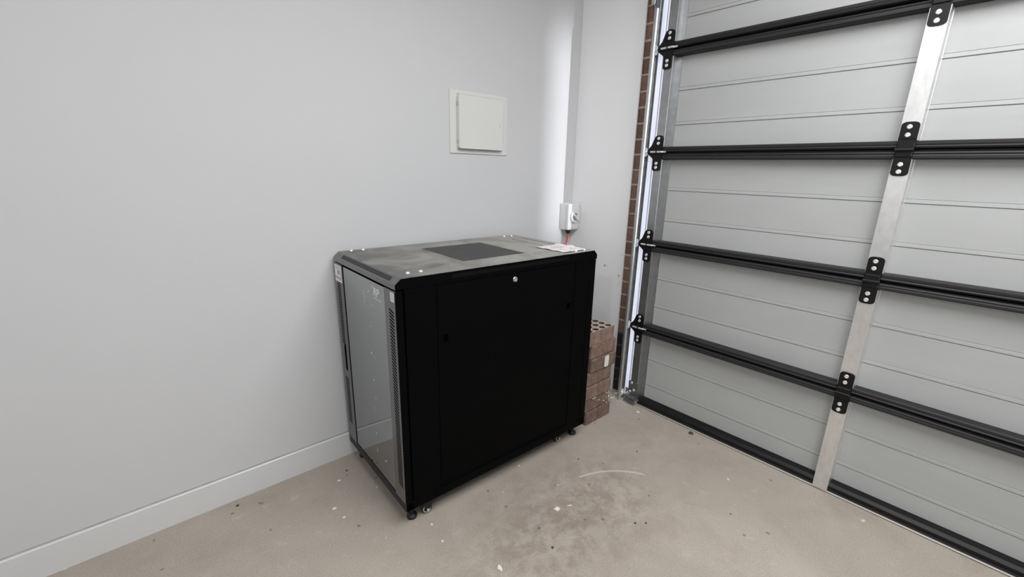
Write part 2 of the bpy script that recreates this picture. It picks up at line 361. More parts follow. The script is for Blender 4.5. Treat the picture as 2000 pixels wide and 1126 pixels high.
# ------------------------------------------------------------------ brick pier beside the door
BC = 0.0856; Z0 = 1.016 - 12*BC
pier = struct(box('wall_pier', M['mortar'], 0.0220, 0.138, -0.532, -0.302, 0.4184, RH), 'brown brick pier with pale mortar beside the garage door', 'wall')
box('mortar_base', M['mortardark'], 0.0265, 0.138, -0.532, -0.302, 0.0, 0.4184, parent=pier)
proto = dproto = None
for k in range(-1, 32):
    z0 = Z0+k*BC+0.005; z1 = z0+BC-0.010
    if z1 > RH or z1 < 0.03: continue
    z0 = max(z0, 0.001)
    if k < 0:
        o = MB().box(0.0, 0.112, -0.118, 0.118, 0.0, z1-z0, 0.003).build('brick', M['brick'], pier)
    elif k <= 4:
        if dproto is None: o = dproto = MB().box(0.0, 0.112, -0.118, 0.118, 0.0, z1-z0, 0.003).build('brick', M['brickdark'], pier); o['label'] = 'charcoal black brick'
        else: o = share(dproto)
    elif proto is None: o = proto = MB().box(0.0, 0.112, -0.118, 0.118, 0.0, z1-z0, 0.003).build('brick', M['brick'], pier)
    else: o = share(proto)
    o.location = (0.019+random.uniform(-0.002, 0.002), -0.418+random.uniform(-0.004, 0.004), z0)
# metal angle corner bead at the plaster edge
struct(box('trim_2', M['whitepaint'], -0.0025, 0.004, -0.4545, -0.452, 0.0, RH, 0.0008), 'thin white corner bead on the plaster edge', 'trim')

# ------------------------------------------------------------------ garage door (sectional)
S = 0.512; JZ = [-0.003+S*k for k in range(1, 5)]
YL, YR = -0.618, -5.22
door = empty('door_1', (0, -0.6, 0), 0, 'large grey sectional garage door with black rails and galvanised posts', 'garage door', kind='structure')
def dchild(mb, name, mt, smooth=False, parent=None, loc=(0, 0.6, 0)):
    o = mb.build(name, mt, parent or door, smooth)
    if parent is None: o.location = loc
    return o
# skins, one per section, with two pressed beads each
for k in range(5):
    zb = 0.03 if k == 0 else JZ[k-1]; zt = JZ[k] if k < 4 else 2.61
    base = S*k
    pr = [(0.020, zb), (0.0, zb)]
    for rz in (0.142, 0.312):
        z = base+rz
        pr += [(0.0, z-0.0035), (0.0038, z-0.0012), (-0.0018, z+0.0012), (-0.0014, z+0.0140), (0.0018, z+0.0155), (0.0, z+0.0170)]
    pr += [(0.0, zt), (0.020, zt)]
    mb = MB(); mb.prism(pr, 1, YR, YL)
    dchild(mb, 'door_panel', M['skin'])
# rails: upper and lower pressed black channels meeting at each joint
def rail_prof(zc, s):
    # s=+1 above the joint, -1 below
    p = [(0.0, 0.0015), (-0.028, 0.0015), (-0.036, 0.004), (-0.046, 0.007), (-0.049, 0.012), (-0.046, 0.0165), (-0.048, 0.021), (-0.048, 0.029), (-0.043, 0.033), (-0.004, 0.034), (0.0, 0.034)]
    return [(x, zc+s*z) for x, z in p]
for zc in JZ:
    for s in (1, -1):
        mb = MB(); mb.prism(rail_prof(zc, s), 1, YR+0.03, YL-0.032)
        o = dchild(mb, 'rail', M['rail'])
# bottom rail, rubber seal and bright strip
mb = MB(); mb.prism([(0.0, 0.020), (-0.040, 0.020), (-0.044, 0.026), (-0.044, 0.036), (-0.032, 0.048), (0.0, 0.054)], 1, YR, YL-0.06)
dchild(mb, 'bottom_rail', M['hinge'])
mb = MB(); mb.prism([(0.018, 0.0), (-0.040, 0.0), (-0.044, 0.004), (-0.042, 0.020), (0.018, 0.020)], 1, YR, YL-0.06)
dchild(mb, 'bottom_seal', M['rubber'])
mb = MB(); mb.prism([(-0.0440, 0.0035), (-0.0505, 0.0035), (-0.0515, 0.0065), (-0.0500, 0.009), (-0.0440, 0.009)], 1, YR, YL-0.06)
dchild(mb, 'seal_strip', M['alu'])
# posts and end stiles
def segs():
    out = []
    for k in range(5):
        z0 = 0.012 if k == 0 else JZ[k-1]+0.034; z1 = (JZ[k]-0.034) if k < 4 else 2.56
        out.append((z0, z1))
    return out
def channel(y0, y1, z0, z1, xf, lipL, lipR):
    """folded steel channel: web at xf, flanges back to the skin with feet; y0>y1"""
    t = 0.0016
    p = [(0.0-0.0004, y0+lipL), (-0.0024, y0+lipL), (-0.0024, y0+t), (xf, y0), (xf-0.0002, y1), (-0.0024, y1-t), (-0.0024, y1-lipR), (-0.0004, y1-lipR), (-0.0004, y1-0.0002), (xf+t, y1+t), (xf+t, y0-t), (-0.0004, y0-t)]
    mb = MB(); mb.prism(p, 2, z0, z1); return mb
PY = [-1.684-1.034*i for i in range(2)]
for (z0, z1) in segs():
    for i, py in enumerate(PY[:4]):
        if py < -4.9: continue
        dchild(channel(py+0.029, py-0.029, max(z0, 0.012), z1, -0.054, 0.002, 0.003), 'post', M['galvpost'])
    # end stile: open dull web towards the track, bright folded lip, flange with a foot on the skin
    t = 0.0016
    p = [(-0.0455, YL-0.002), (-0.0455, YL-0.049), (-0.0475, YL-0.051), (-0.0475, YL-0.0545), (-0.0024, YL-0.0545-t), (-0.0024, YL-0.0800), (-0.0004, YL-0.0800), (-0.0004, YL-0.053), (-0.0420, YL-0.0515), (-0.0420, YL-0.002-t), (-0.0004, YL-0.0002), (-0.0004, YL)]
    mb = MB(); mb.prism(p, 2, z0 if z0 > 0.02 else 0.02, z1); es_ = dchild(mb, 'end_stile', M['galvstile'])
    MB().box(-0.0488, -0.0474, YL-0.0550, YL-0.0505, z0, z1).build('folded_edge', M['galvpost'], es_)
    p2 = [(x, YL+YR-y) for x, y in p]
    mb = MB(); mb.prism(p2, 2, z0 if z0 > 0.02 else 0.02, z1); dchild(mb, 'end_stile', M['galvstile'])
# hinges
def screw_mesh():
    mb = MB(); mb.lathe((0, 0, 0), (-1, 0, 0), [(0.0086, 0.0), (0.0086, 0.0022), (0.0074, 0.0036), (0.0048, 0.0042), (0.0044, 0.0030)], 16)
    return mb
scr = None
def add_screw(parent, x, y, z):
    global scr
    if scr is None:
        scr = screw_mesh().build('screw', M['zinc'], parent, True); scr.location = (x, y, z)
    else: share(scr, parent=parent, loc=(x, y, z))
def rounded(y0, y1, z0, z1, r, top=True):
    """plate outline (Y,Z) rounded at its far end"""
    pts = []
    if top:
        pts += [(y0, z0), (y1, z0)]
        for i in range(5): a = math.pi/2*i/4; pts.append((y1-r+r*math.cos(a), z1-r*0.7+r*0.7*math.sin(a)))
        for i in range(5): a = math.pi/2*i/4; pts.append((y0+r-r*math.sin(a), z1-r*0.7+r*0.7*math.cos(a)))
    else:
        pts += [(y1, z1), (y0, z1)]
        for i in range(5): a = math.pi/2*i/4; pts.append((y0+r-r*math.cos(a), z0+r*0.7-r*0.7*math.sin(a)))
        for i in range(5): a = math.pi/2*i/4; pts.append((y1-r+r*math.sin(a), z0+r*0.7-r*0.7*math.cos(a)))
    return pts
for zc in JZ:
    for py in PY:
        if py < -4.9: continue
        mb = MB()
        mb.prism(rounded(py-0.027, py+0.027, zc+0.026, zc+0.100, 0.018, True), 0, -0.059, -0.0548)
        mb.prism(rounded(py-0.027, py+0.027, zc-0.096, zc-0.026, 0.018, False), 0, -0.059, -0.0548)
        mb.box(-0.064, -0.049, py-0.026, py+0.026, zc-0.027, zc+0.0275, 0.003)
        mb.cyl((-0.066, py-0.028, zc), (0, 1, 0), 0.0075, 0.056, 12)
        mb.box(-0.062, -0.0585, py-0.027, py+0.027, zc+0.040, zc+0.042)
        h = dchild(mb, 'hinge', M['hinge'])
        for dz in (0.053, 0.082, -0.053, -0.080): add_screw(h, -0.059, py+0.002, zc+dz)
# end hinges carrying the rollers
def roller_set(zc, base=False):
    mb = MB(); mb.lathe((-0.054, -0.568, zc), (0, 1, 0), [(0.0235, 0.0), (0.0245, 0.002), (0.0245, 0.008), (0.0235, 0.010), (0.012, 0.010), (0.012, 0.008)], 24)
    ro = dchild(mb, 'roller', M['zinc'], True)
    ax = MB(); ax.cyl((-0.054, -0.69 if not base else -0.66, zc), (0, 1, 0), 0.0048, 0.130 if not base else 0.10, 10)
    ax.build('axle', M['zinc'], ro, True)
for zc0 in JZ:
    zc = zc0+0.006
    mb = MB()
    up_ = [(-0.665, zc+0.004), (-0.583, zc+0.002), (-0.578, zc+0.010), (-0.600, zc+0.034), (-0.614, zc+0.070), (-0.620, zc+0.080), (-0.632, zc+0.086), (-0.648, zc+0.086), (-0.660, zc+0.080), (-0.665, zc+0.070)]
    lo_ = [(-0.665, zc-0.004), (-0.583, zc-0.004), (-0.583, zc-0.012), (-0.612, zc-0.034), (-0.616, zc-0.040), (-0.616, zc-0.092), (-0.624, zc-0.100), (-0.652, zc-0.100), (-0.662, zc-0.092), (-0.663, zc-0.040), (-0.665, zc-0.034)]
    mb.prism(up_, 0, -0.0535, -0.0480)
    mb.prism(lo_, 0, -0.0535, -0.0480)
    mb.box(-0.0600, -0.0500, -0.664, -0.585, zc-0.011, zc+0.010, 0.003)
    mb.cyl((-0.054, -0.6640, zc), (0, 1, 0), 0.0078, 0.030, 12)
    mb.cyl((-0.054, -0.6220, zc), (0, 1, 0), 0.0078, 0.040, 12)
    mb.box(-0.056, -0.053, -0.662, -0.612, zc+0.034, zc+0.0365)
    h = dchild(mb, 'end_hinge', M['hinge'])
    for (y, dz) in ((-0.640, 0.070), (-0.640, 0.045), (-0.639, -0.060), (-0.639, -0.082)): add_screw(h, -0.0535, y, zc+dz)
    pin = MB(); pin.cyl((-0.0615, -0.632, zc), (0, 1, 0), 0.0052, 0.030, 10); pin.cyl((-0.0615, -0.672, zc), (0, 1, 0), 0.0052, 0.030, 10)
    pin.build('hinge_pin', M['zinc'], h, True)
    roller_set(zc)
# bottom bracket with lifting foot
mb = MB()
mb.prism([(-0.612, 0.062), (-0.674, 0.058), (-0.674, 0.145), (-0.668, 0.150), (-0.614, 0.150), (-0.610, 0.146)], 0, -0.052, -0.048)
mb.box(-0.080, -0.046, -0.684, -0.600, 0.052, 0.056)
mb.box(-0.0815, -0.079, -0.684, -0.600, 0.012, 0.056, 0.001)
mb.cyl((-0.066, -0.70, 0.046), (0, 1, 0), 0.006, 0.11, 10)
bb = dchild(mb, 'bottom_bracket', M['galvdark'])
for (y, z) in ((-0.632, 0.140), (-0.652, 0.095), (-0.625, 0.078)): add_screw(bb, -0.052, y, z)
hm = MB()
for y in (-0.668, -0.655, -0.642, -0.622): hm.cyl((-0.0817, y, 0.040), (1, 0, 0), 0.004, 0.0008, 10)
hm.build('bracket_hole', M['hole'], bb)
roller_set(0.046, True)
# track
tr = empty('door_track', (-0.055, -0.57, 0), 0, 'vertical galvanised roller track between the brick pier and garage door', 'track')
def tchild(mb, name, mt, smooth=False):
    o = mb.build(name, mt, tr, smooth); o.location = (0.055, 0.57, 0); return o
mb = MB()
prof = []
lx, ly, lr = -0.077, -0.568, 0.0085
for i in range(9): a = R(60+30*i); prof.append((lx+lr*math.cos(a), ly+lr*math.sin(a)))
mb.prism(prof, 2, 0.0, 2.24); tchild(mb, 'rolled_lip', M['galv'], True)
mb = MB(); mb.prism([(-0.073, -0.5565), (-0.036, -0.5545), (-0.032, -0.558), (-0.031, -0.570), (-0.0295, -0.570), (-0.030, -0.556), (-0.035, -0.5525), (-0.073, -0.5545)], 2, 0.0, 2.30)
tchild(mb, 'track_channel', M['galvdark'])
mb = MB(); mb.box(-0.030, 0.018, -0.548, -0.5465, 0.0, 2.4); mb.box(-0.030, -0.0285, -0.548, -0.52, 0.0, 2.4)
tchild(mb, 'backing_angle', M['galv'])
mb = MB(); mb.box(-0.072, 0.018, -0.549, -0.546, 2.26, 2.40); mb.box(-0.075, -0.072, -0.549, -0.526, 2.265, 2.40, 0.001); mb.cyl((-0.079, -0.538, 2.275), (1, 0, 0), 0.008, 0.006, 6)
tchild(mb, 'track_bracket', M['galv'])
# weather seal strip behind the gap
mb = MB(); mb.box(0.006, 0.0085, -0.622, -0.545, 0.06, 2.60); mb.box(-0.004, 0.006, -0.583, -0.5815, 0.06, 2.60); mb.box(0.006, 0.018, -0.547, -0.545, 0.06, 2.60)
struct(mb.build('trim_3', M['seal']), 'white translucent weather seal glowing in the gap beside the track', 'seal')

# ------------------------------------------------------------------ server cabinet
GX, GY, GR = -1.6534, -0.648, -0.0332
D, W, ZB, ZT = 1.0735, 0.626, 0.084, 1.056
cab = empty('server_cabinet', (GX, GY, 0), GR, 'black steel server cabinet with tinted glass front door and dusty top', 'cabinet')
def part(mb, name, mt, parent=None, smooth=False): return mb.build(name, mt, parent or cab, smooth)
# carcass frame: four corner posts + base
mb = MB()
for (a0, a1) in ((0.030, 0.085), (D-0.047, D-0.006)):
    for (b0, b1) in ((0.004, 0.05), (W-0.05, W-0.004)): mb.box(a0, a1, b0, b1, ZB+0.035, 1.012)
mb.box(0.03, D-0.006, 0.004, W-0.004, ZB+0.03, ZB+0.045)
part(mb, 'frame', M['black'])
# base rails
mb = MB(); mb.box(0.004, D-0.003, 0.0, 0.035, ZB, ZB+0.038, 0.0015); mb.box(0.004, D-0.003, W-0.035, W, ZB, ZB+0.038, 0.0015)
mb.box(D-0.04, D-0.003, 0.0, W, ZB, ZB+0.038, 0.0015); part(mb, 'base_frame', M['black'])
part(MB().box(-0.001, 0.0, 0.0005, W, ZB, ZB+0.040), 'front_sill', M['rail']); part(MB().box(0.0, 0.035, 0.0, W, ZB, ZB+0.040, 0.0015), 'sill_return', M['black'])
# near and far side panels, with recess lines
def side(b_out, s):
    # s=+1: outward is -b (near side)
    f = lambda d: b_out+s*d
    def bx(mb, a0, a1, d0, d1, z0, z1, bev=0.0): mb.box(a0, a1, min(f(d0), f(d1)), max(f(d0), f(d1)), z0, z1, bev)
    mb = MB()
    bx(mb, 0.034, 0.1625, 0.0, 0.012, ZB+0.040, 1.0165, 0.0015); bx(mb, 0.9265, 1.024, 0.0, 0.012, ZB+0.040, 1.0165, 0.0015)
    bx(mb, 0.1625, 0.9265, 0.0, 0.012, 1.0105, 1.0165); bx(mb, 0.1625, 0.9265, 0.0, 0.012, ZB+0.040, 0.1260)
    sf = part(mb, 'side_frame', M['black'])
    mb = MB(); bx(mb, 0.165, 0.924, 0.0015, 0.012, 0.134, 1.008, 0.0015); bx(mb, 0.168, 0.921, -0.002, 0.004, 0.130, 0.1345, 0.0008)
    sp = part(mb, 'side_panel', M['black'])
    mb = MB(); bx(mb, 0.150, 0.940, 0.0105, 0.0125, 0.125, 1.012); bx(mb, 0.028, 0.036, 0.004, 0.0125, ZB+0.04, 1.0165)
    part(mb, 'seam', M['groove'])
    for (a, z) in ((0.200, 0.796), (0.887, 0.800)):
        mb = MB(); bx(mb, a-0.016, a+0.016, -0.0005, 0.002, z-0.024, z+0.024, 0.001); lt = part(mb, 'latch', M['black'], sp)
        mb = MB(); bx(mb, a-0.010, a+0.010, -0.0008, 0.001, z-0.015, z+0.015); part(mb, 'latch_recess', M['groove'], sp)
    return sp
near = side(0.0, 1); side(W, -1)
mb = MB(); mb.lathe((0.545, 0.0016, 0.981), (0, -1, 0), [(0.0125, 0), (0.0125, 0.003), (0.0105, 0.0055), (0.0075, 0.006), (0.0070, 0.0035)], 28)
lk = part(mb, 'lock', M['chrome'], near, True); lk['label'] = 'round chrome key lock'
mb = MB(); mb.box(-0.0012, 0.0012, -0.0035, -0.0022, -0.005, 0.005, mtx=Matrix.Translation((0.545, 0, 0.981)) @ Matrix.Rotation(0.5, 4, 'Y'))
mb.ring((0.545, -0.0021, 0.981), (0, -1, 0), 0.0050, 0.0040, 0.0006, 18)
part(mb, 'keyhole', M['greyplastic2'], near)
# rear door
mb = MB(); mb.box(1.028, D-0.001, 0.001, W-0.001, ZB+0.040, 1.009, 0.002); part(mb, 'rear_door', M['black'])
# top cover: chamfered at front and rear
mb = MB(); mb.prism([(-0.001, 1.0175), (-0.001, 1.0355), (0.022, 1.0555), (D-0.020, 1.0555), (D, 1.0340), (D, 1.0115), (1.0, 1.0115), (0.98, 1.0175)], 1, 0.0, W)
part(mb, 'top_cover', [M['front']])
mb = MB(); mb.box(0.0225, D-0.0205, -0.0006, W+0.0002, 1.0550, 1.0562, 0.0005)
top = part(mb, 'top_panel', M['dusty'])
mb = MB(); mb.prism([(0.0, 1.0165), (0.0, 1.0360), (0.024, 1.0548), (D-0.021, 1.0548), (D, 1.0335), (D, 1.0115), (1.0, 1.0115), (0.98, 1.0165)], 1, -0.0012, 0.001)
part(mb, 'cover_side', M['black'])
# fine slanted slots in the side of the cover
mb = MB(); n = 88
for i in range(n):
    a = 0.235+0.63*i/(n-1)
    mb.box(-0.0012, 0.0012, -0.0016, -0.0009, -0.0085, 0.0085, mtx=Matrix.Translation((a, 0, 1.0365)) @ Matrix.Rotation(0.5, 4, 'Y'))
o = part(mb, 'cover_slots', M['hinge']); o['kind'] = 'stuff'
# mesh strip on the front chamfer
ux, uz = 0.023, 0.0200; ln = math.hypot(ux, uz)
mb = MB(); mb.prism([(0.0045, 1.0402), (0.0185, 1.0523), (0.0180, 1.0530), (0.0040, 1.0410)], 1, 0.055, 0.545)
part(mb, 'front_grille', M['mesh'])
# perforated top vent
m0, m1, n0, n1 = 0.372, 0.712, 0.134, 0.490
mb = MB(); mb.box(m0, m1, n0, n1, 1.0560, 1.05645); vent = part(mb, 'vent_opening', M['hole'], top)
mb = MB(); pitch = 0.0150
def clipseg(c, sgn):
    # line (a-m0) + sgn*(b-n0) = c clipped to the square
    A, B = m1-m0, n1-n0; pts = []
    for a in (0, A):
        b = (c-a)*sgn
        if -1e-9 <= b <= B+1e-9: pts.append((a, b))
    for b in (0, B):
        a = c-sgn*b
        if -1e-9 <= a <= A+1e-9: pts.append((a, b))
    if len(pts) < 2: return None
    p = min(pts); q = max(pts)
    return (p, q) if (Vector(p)-Vector(q)).length > 0.004 else None
for sgn in (1, -1):
    c = pitch/2 if sgn == 1 else -(n1-n0)+pitch/2
    while c < (m1-m0)+(n1-n0):
        sg = clipseg(c, sgn); c += pitch
        if not sg: continue
        p, q = Vector(sg[0]), Vector(sg[1]); d = (q-p).normalized(); nrm = Vector((-d.y, d.x))*0.0011
        z0, z1 = 1.0562, 1.0575
        vs = [(p+nrm), (q+nrm), (q-nrm), (p-nrm)]
        mb.prism([(m0+v.x, n0+v.y) for v in vs], 2, z0, z1)
o = mb.build('vent_mesh', M['meshdust'], top); o['kind'] = 'stuff'
# cable cut-outs at the rear of the top
mb = MB()
for (a0, a1, b0, b1) in ((0.930, 0.9325, 0.205, 0.490), (0.930, 1.006, 0.4875, 0.490), (1.004, 1.0065, 0.205, 0.490), (1.016, 1.0175, 0.15, 0.50)): mb.box(a0, a1, b0, b1, 1.0561, 1.0565)
part(mb, 'knockout_line', M['groove'], top)
# cage bolts on the top
bolt = None
for (a, b) in ((0.079, 0.059), (0.132, 0.058), (0.074, 0.606), (0.128, 0.603), (0.954, 0.589), (1.003, 0.583), (0.950, 0.030), (1.010, 0.030)):
    if bolt is None:
        mb = MB(); mb.lathe((0, 0, 0), (0, 0, 1), [(0.0085, 0), (0.0085, 0.002), (0.006, 0.0055), (0.003, 0.0065)], 12)
        mb.box(-0.004, 0.007, -0.007, 0.007, 0.0, 0.003, 0.001)
        bolt = part(mb, 'bolt', M['zinc'], top, True); bolt.location = (a, b, 1.0562)
    else:
        c = share(bolt, loc=(a, b, 1.0562), rz=random.uniform(0, 3))
# paper notice on the rear near corner
pn = empty('paper_notice', (0, 0, 0), 0, 'crumpled white paper notice with faded print on the cabinet top', 'paper')
pn.location = Vector((GX, GY, 1.0580)) + Matrix.Rotation(GR, 3, 'Z') @ Vector((0.945, 0.118, 0)); pn.rotation_euler = (0, 0, GR)
bm = bmesh.new(); nx, ny = 14, 18; g = []
for i in range(nx+1):
    row = []
    for j in range(ny+1):
        a = -0.080+0.160*i/nx; b = -0.090+0.190*j/ny
        a += 0.012*math.sin(b*30+1)*(i/nx) + b*-0.12
        z = 0.0012+0.0012*math.sin(a*70+b*31)+0.0011*math.sin(b*95)
        if i == nx or j == 0: z += 0.003*abs(math.sin(b*60+a*40))
        row.append(bm.verts.new((a, b, max(0.0003, z))))
    g.append(row)
for i in range(nx):
    for j in range(ny): bm.faces.new((g[i][j], g[i+1][j], g[i+1][j+1], g[i][j+1]))
me = bpy.data.meshes.new('sheet'); bm.to_mesh(me); bm.free(); me.materials.append(M['paper'])
sh = bpy.data.objects.new('sheet', me); C.objects.link(sh); sh.parent = pn
md = sh.modifiers.new('thick', 'SOLIDIFY'); md.thickness = 0.0004; md.offset = 1
mb = MB(); rnd = random.Random(3)
for r_ in range(7):
    b = 0.080-0.023*r_; a = -0.060+rnd.uniform(0, 0.01)
    while a < 0.05:
        l = rnd.uniform(0.006, 0.022)
        if rnd.random() < 0.75: mb.box(a-b*0.12, a+l-b*0.12, b, b+0.0035, 0.0042, 0.0045)
        a += l+0.005
o = mb.build('print', M['pinkink'], pn); o['kind'] = 'stuff'
# front door
mb = MB()
mb.box(-0.004, 0.002, 0.522, W-0.002, 0.126, 1.0125, 0.002)
ds = part(mb, 'door_frame', M['front'])
part(MB().box(0.002, 0.026, 0.524, W-0.003, 0.128, 1.0105), 'frame_return', M['black'], ds)
mb = MB(); mb.box(-0.004, 0.0005, 0.0, 0.088, 0.126, 1.0125, 0.001)
ds2 = part(mb, 'door_frame', M['front'])
part(MB().box(-0.0025, 0.026, -0.0012, 0.086, 0.127, 1.0115, 0.001), 'frame_return', M['black'], ds2)
for (z0, z1) in ((0.126, 0.134), (1.006, 1.0125)): part(MB().box(0.004, 0.024, 0.08, 0.53, z0, z1), 'door_edge', M['groove'])
mb = MB(); mb.box(-0.0005, 0.0045, 0.088, 0.516, 0.130, 1.0085, 0.0005)
gp = part(mb, 'glass_pane', M['glass']); gp['label'] = 'tinted glass pane reflecting the wall'
mb = MB(); mb.box(-0.0015, 0.004, 0.516, 0.522, 0.128, 1.0105); part(mb, 'door_gasket', M['groove'])
# interior mounting rails
for b in (0.07, W-0.09):
    for a in (0.10, 0.80): part(MB().box(a, a+0.025, b, b+0.02, ZB+0.045, 1.012), 'mounting_rail', M['mesh'])
# slots in the door frame
def slots(name, b0, b1, z0, z1, n, drop, parent):
    mb = MB()
    for i in range(n):
        z = z0+(z1-z0)*i/(n-1); h = 0.0029
        mb.prism([(b0, z-drop-h), (b1, z-h), (b1, z+h), (b0, z-drop+h)], 0, -0.0044, -0.0030)
    o = mb.build(name, M['hole'], parent); o['kind'] = 'stuff'
slots('vent_slots', 0.553, 0.593, 0.640, 0.944, 25, 0.006, ds)
slots('vent_slots', 0.553, 0.593, 0.225, 0.460, 19, 0.006, ds)
slots('vent_slots', 0.013, 0.050, 0.205, 0.940, 58, 0.009, ds2)
mb = MB(); mb.box(-0.0046, 0.0, 0.553, 0.570, 0.500, 0.632, 0.001); hn = part(mb, 'handle_recess', M['hole'], ds)
mb = MB(); mb.box(-0.0075, -0.003, 0.572, 0.582, 0.505, 0.625, 0.002); part(mb, 'handle', M['front'], ds)
# stickers and print
mb = MB(); mb.box(-0.0047, -0.0035, 0.530, 0.612, 0.930, 1.006, 0.0003); lb = part(mb, 'sticker', M['paper'], ds); lb['label'] = 'white barcode sticker at the top left of the door'
mb = MB()
for z in (0.997, 0.990): mb.box(-0.0050, -0.0046, 0.545, 0.600, z, z+0.002)
for i in range(9): mb.box(-0.0050, -0.0046, 0.548+i*0.0035, 0.5497+i*0.0035, 0.966, 0.984)
mb.box(-0.0050, -0.0046, 0.532, 0.610, 0.950, 0.9535); mb.box(-0.0050, -0.0046, 0.538, 0.541, 0.956, 0.984)
for i in range(10): mb.box(-0.0050, -0.0046, 0.537+i*0.007, 0.5415+i*0.007, 0.9435, 0.9470)
o = mb.build('sticker_print', M['ink'], ds); o['kind'] = 'stuff'
mb = MB(); mb.box(-0.0047, -0.0035, 0.004, 0.034, 0.972, 1.006, 0.0003); lb = part(mb, 'sticker', M['paper'], ds2); lb['label'] = 'small white sticker at the top right of the door'
mb = MB()
for i in range(4): mb.box(-0.0050, -0.0046, 0.012, 0.026, 0.980+i*0.006, 0.9825+i*0.006)
o = mb.build('sticker_print', M['greyplastic2'], ds2); o['kind'] = 'stuff'
# white RP monogram on the glass; text runs towards the near corner (-b)
TM = Matrix(((0, 0, -1, -0.0009), (-1, 0, 0, 0), (0, 1, 0, 0), (0, 0, 0, 1)))
def glass_text(name, s, size, b, z, shear=0.0, bold=0.0, sp=1.0):
    return text_mesh(name, s, size, M['whitepaint'], gp, Matrix.Translation((0, b, z)) @ TM, 0.0002, shear, bold, sp)
glass_text('logo_print', 'RP', 0.046, 0.196, 0.956, 0.25, 0.0012, 0.98)
MB().box(-0.0012, -0.0007, 0.186, 0.208, 0.9865, 0.9895).build('logo_bar', M['whitepaint'], gp)
mb = MB()
for i in range(9): mb.box(-0.0012, -0.0007, 0.123+i*0.0082, 0.1285+i*0.0082, 0.9445, 0.9475)
mb.build('logo_line', M['whitepaint'], gp)['kind'] = 'stuff'
# chalk-like residue on the glass
mb = MB(); rnd = random.Random(11)
for (b, z) in ((0.25, 0.955), (0.27, 0.93), (0.215, 0.915), (0.25, 0.90), (0.245, 0.83), (0.245, 0.81), (0.25, 0.70), (0.25, 0.69), (0.22, 0.69), (0.25, 0.575), (0.25, 0.49), (0.255, 0.44), (0.26, 0.43), (0.27, 0.315), (0.26, 0.235), (0.27, 0.225)):
    for q in range(2):
        bb_ = b+rnd.uniform(-0.012, 0.012); zz = z+rnd.uniform(-0.006, 0.006); r_ = rnd.uniform(0.0015, 0.0035)
        mb.prism([(bb_+r_*math.cos(t)*rnd.uniform(.5, 1.2), zz+r_*math.sin(t)*rnd.uniform(.5, 1.2)) for t in [k*math.pi/3 for k in range(6)]], 0, -0.0010, -0.0007)
pts = [(0.296-0.006*math.sin(math.pi*i/8), 0.895+0.055*i/8) for i in range(9)]
for (p, q) in zip(pts, pts[1:]): mb.prism([(p[0]-0.001, p[1]), (p[0]+0.001, p[1]), (q[0]+0.001, q[1]), (q[0]-0.001, q[1])], 0, -0.0010, -0.0007)
o = mb.build('white_residue', M['whitepaint'], gp); o['kind'] = 'stuff'
# feet
ft = None
for (a, b) in ((0.047, 0.055), (0.047, W-0.045), (D-0.03, 0.060), (D-0.03, W-0.05)):
    if ft is None:
        mb = MB(); mb.lathe((0, 0, 0), (0, 0, 1), [(0.0205, 0.0), (0.0220, 0.004), (0.0215, 0.012), (0.015, 0.019), (0.009, 0.022), (0.009, 0.100)], 20)
        ft = part(mb, 'levelling_foot', M['rubber'], None, True); ft.location = (a, b, 0.0)
    else: share(ft, loc=(a, b, 0.0))
# castors
def castor(a, b, rz):
    e = MB()
    e.box(-0.026, 0.026, -0.020, 0.020, 0.080, 0.086)
    e.prism([(-0.022, 0.080), (0.022, 0.080), (0.020, 0.055), (0.006, 0.020), (-0.006, 0.020), (-0.020, 0.050)], 1, -0.0165, -0.0125)
    e.prism([(-0.022, 0.080), (0.022, 0.080), (0.020, 0.055), (0.006, 0.020), (-0.006, 0.020), (-0.020, 0.050)], 1, 0.0125, 0.0165)
    e.cyl((0.0, 0, 0.072), (0, 0, 1), 0.016, 0.012, 16)
    fk = part(e, 'castor', M['rubber']); fk.location = (a, b, 0); fk.rotation_euler = (0, 0, rz)
    wv = MB(); wv.lathe((-0.004, -0.011, 0.0238), (0, 1, 0), [(0.019, 0), (0.0236, 0.004), (0.0236, 0.018), (0.019, 0.022)], 28)
    wv.build('wheel', M['rubber'], fk, True)
    rg = MB(); rg.ring((-0.004, -0.0112, 0.0238), (0, -1, 0), 0.0165, 0.0130, 0.0012, 28); rg.cyl((-0.0, -0.0165, 0.0238), (0, -1, 0), 0.0055, 0.003, 16)
    h = rg.build('hub', M['zinc'], fk); h['label'] = 'pale metal hub ring'
castor(0.112, 0.040, -0.25); castor(0.925, 0.062, 0.1); castor(0.112, W-0.06, 0.3); castor(0.925, W-0.08, -0.2)

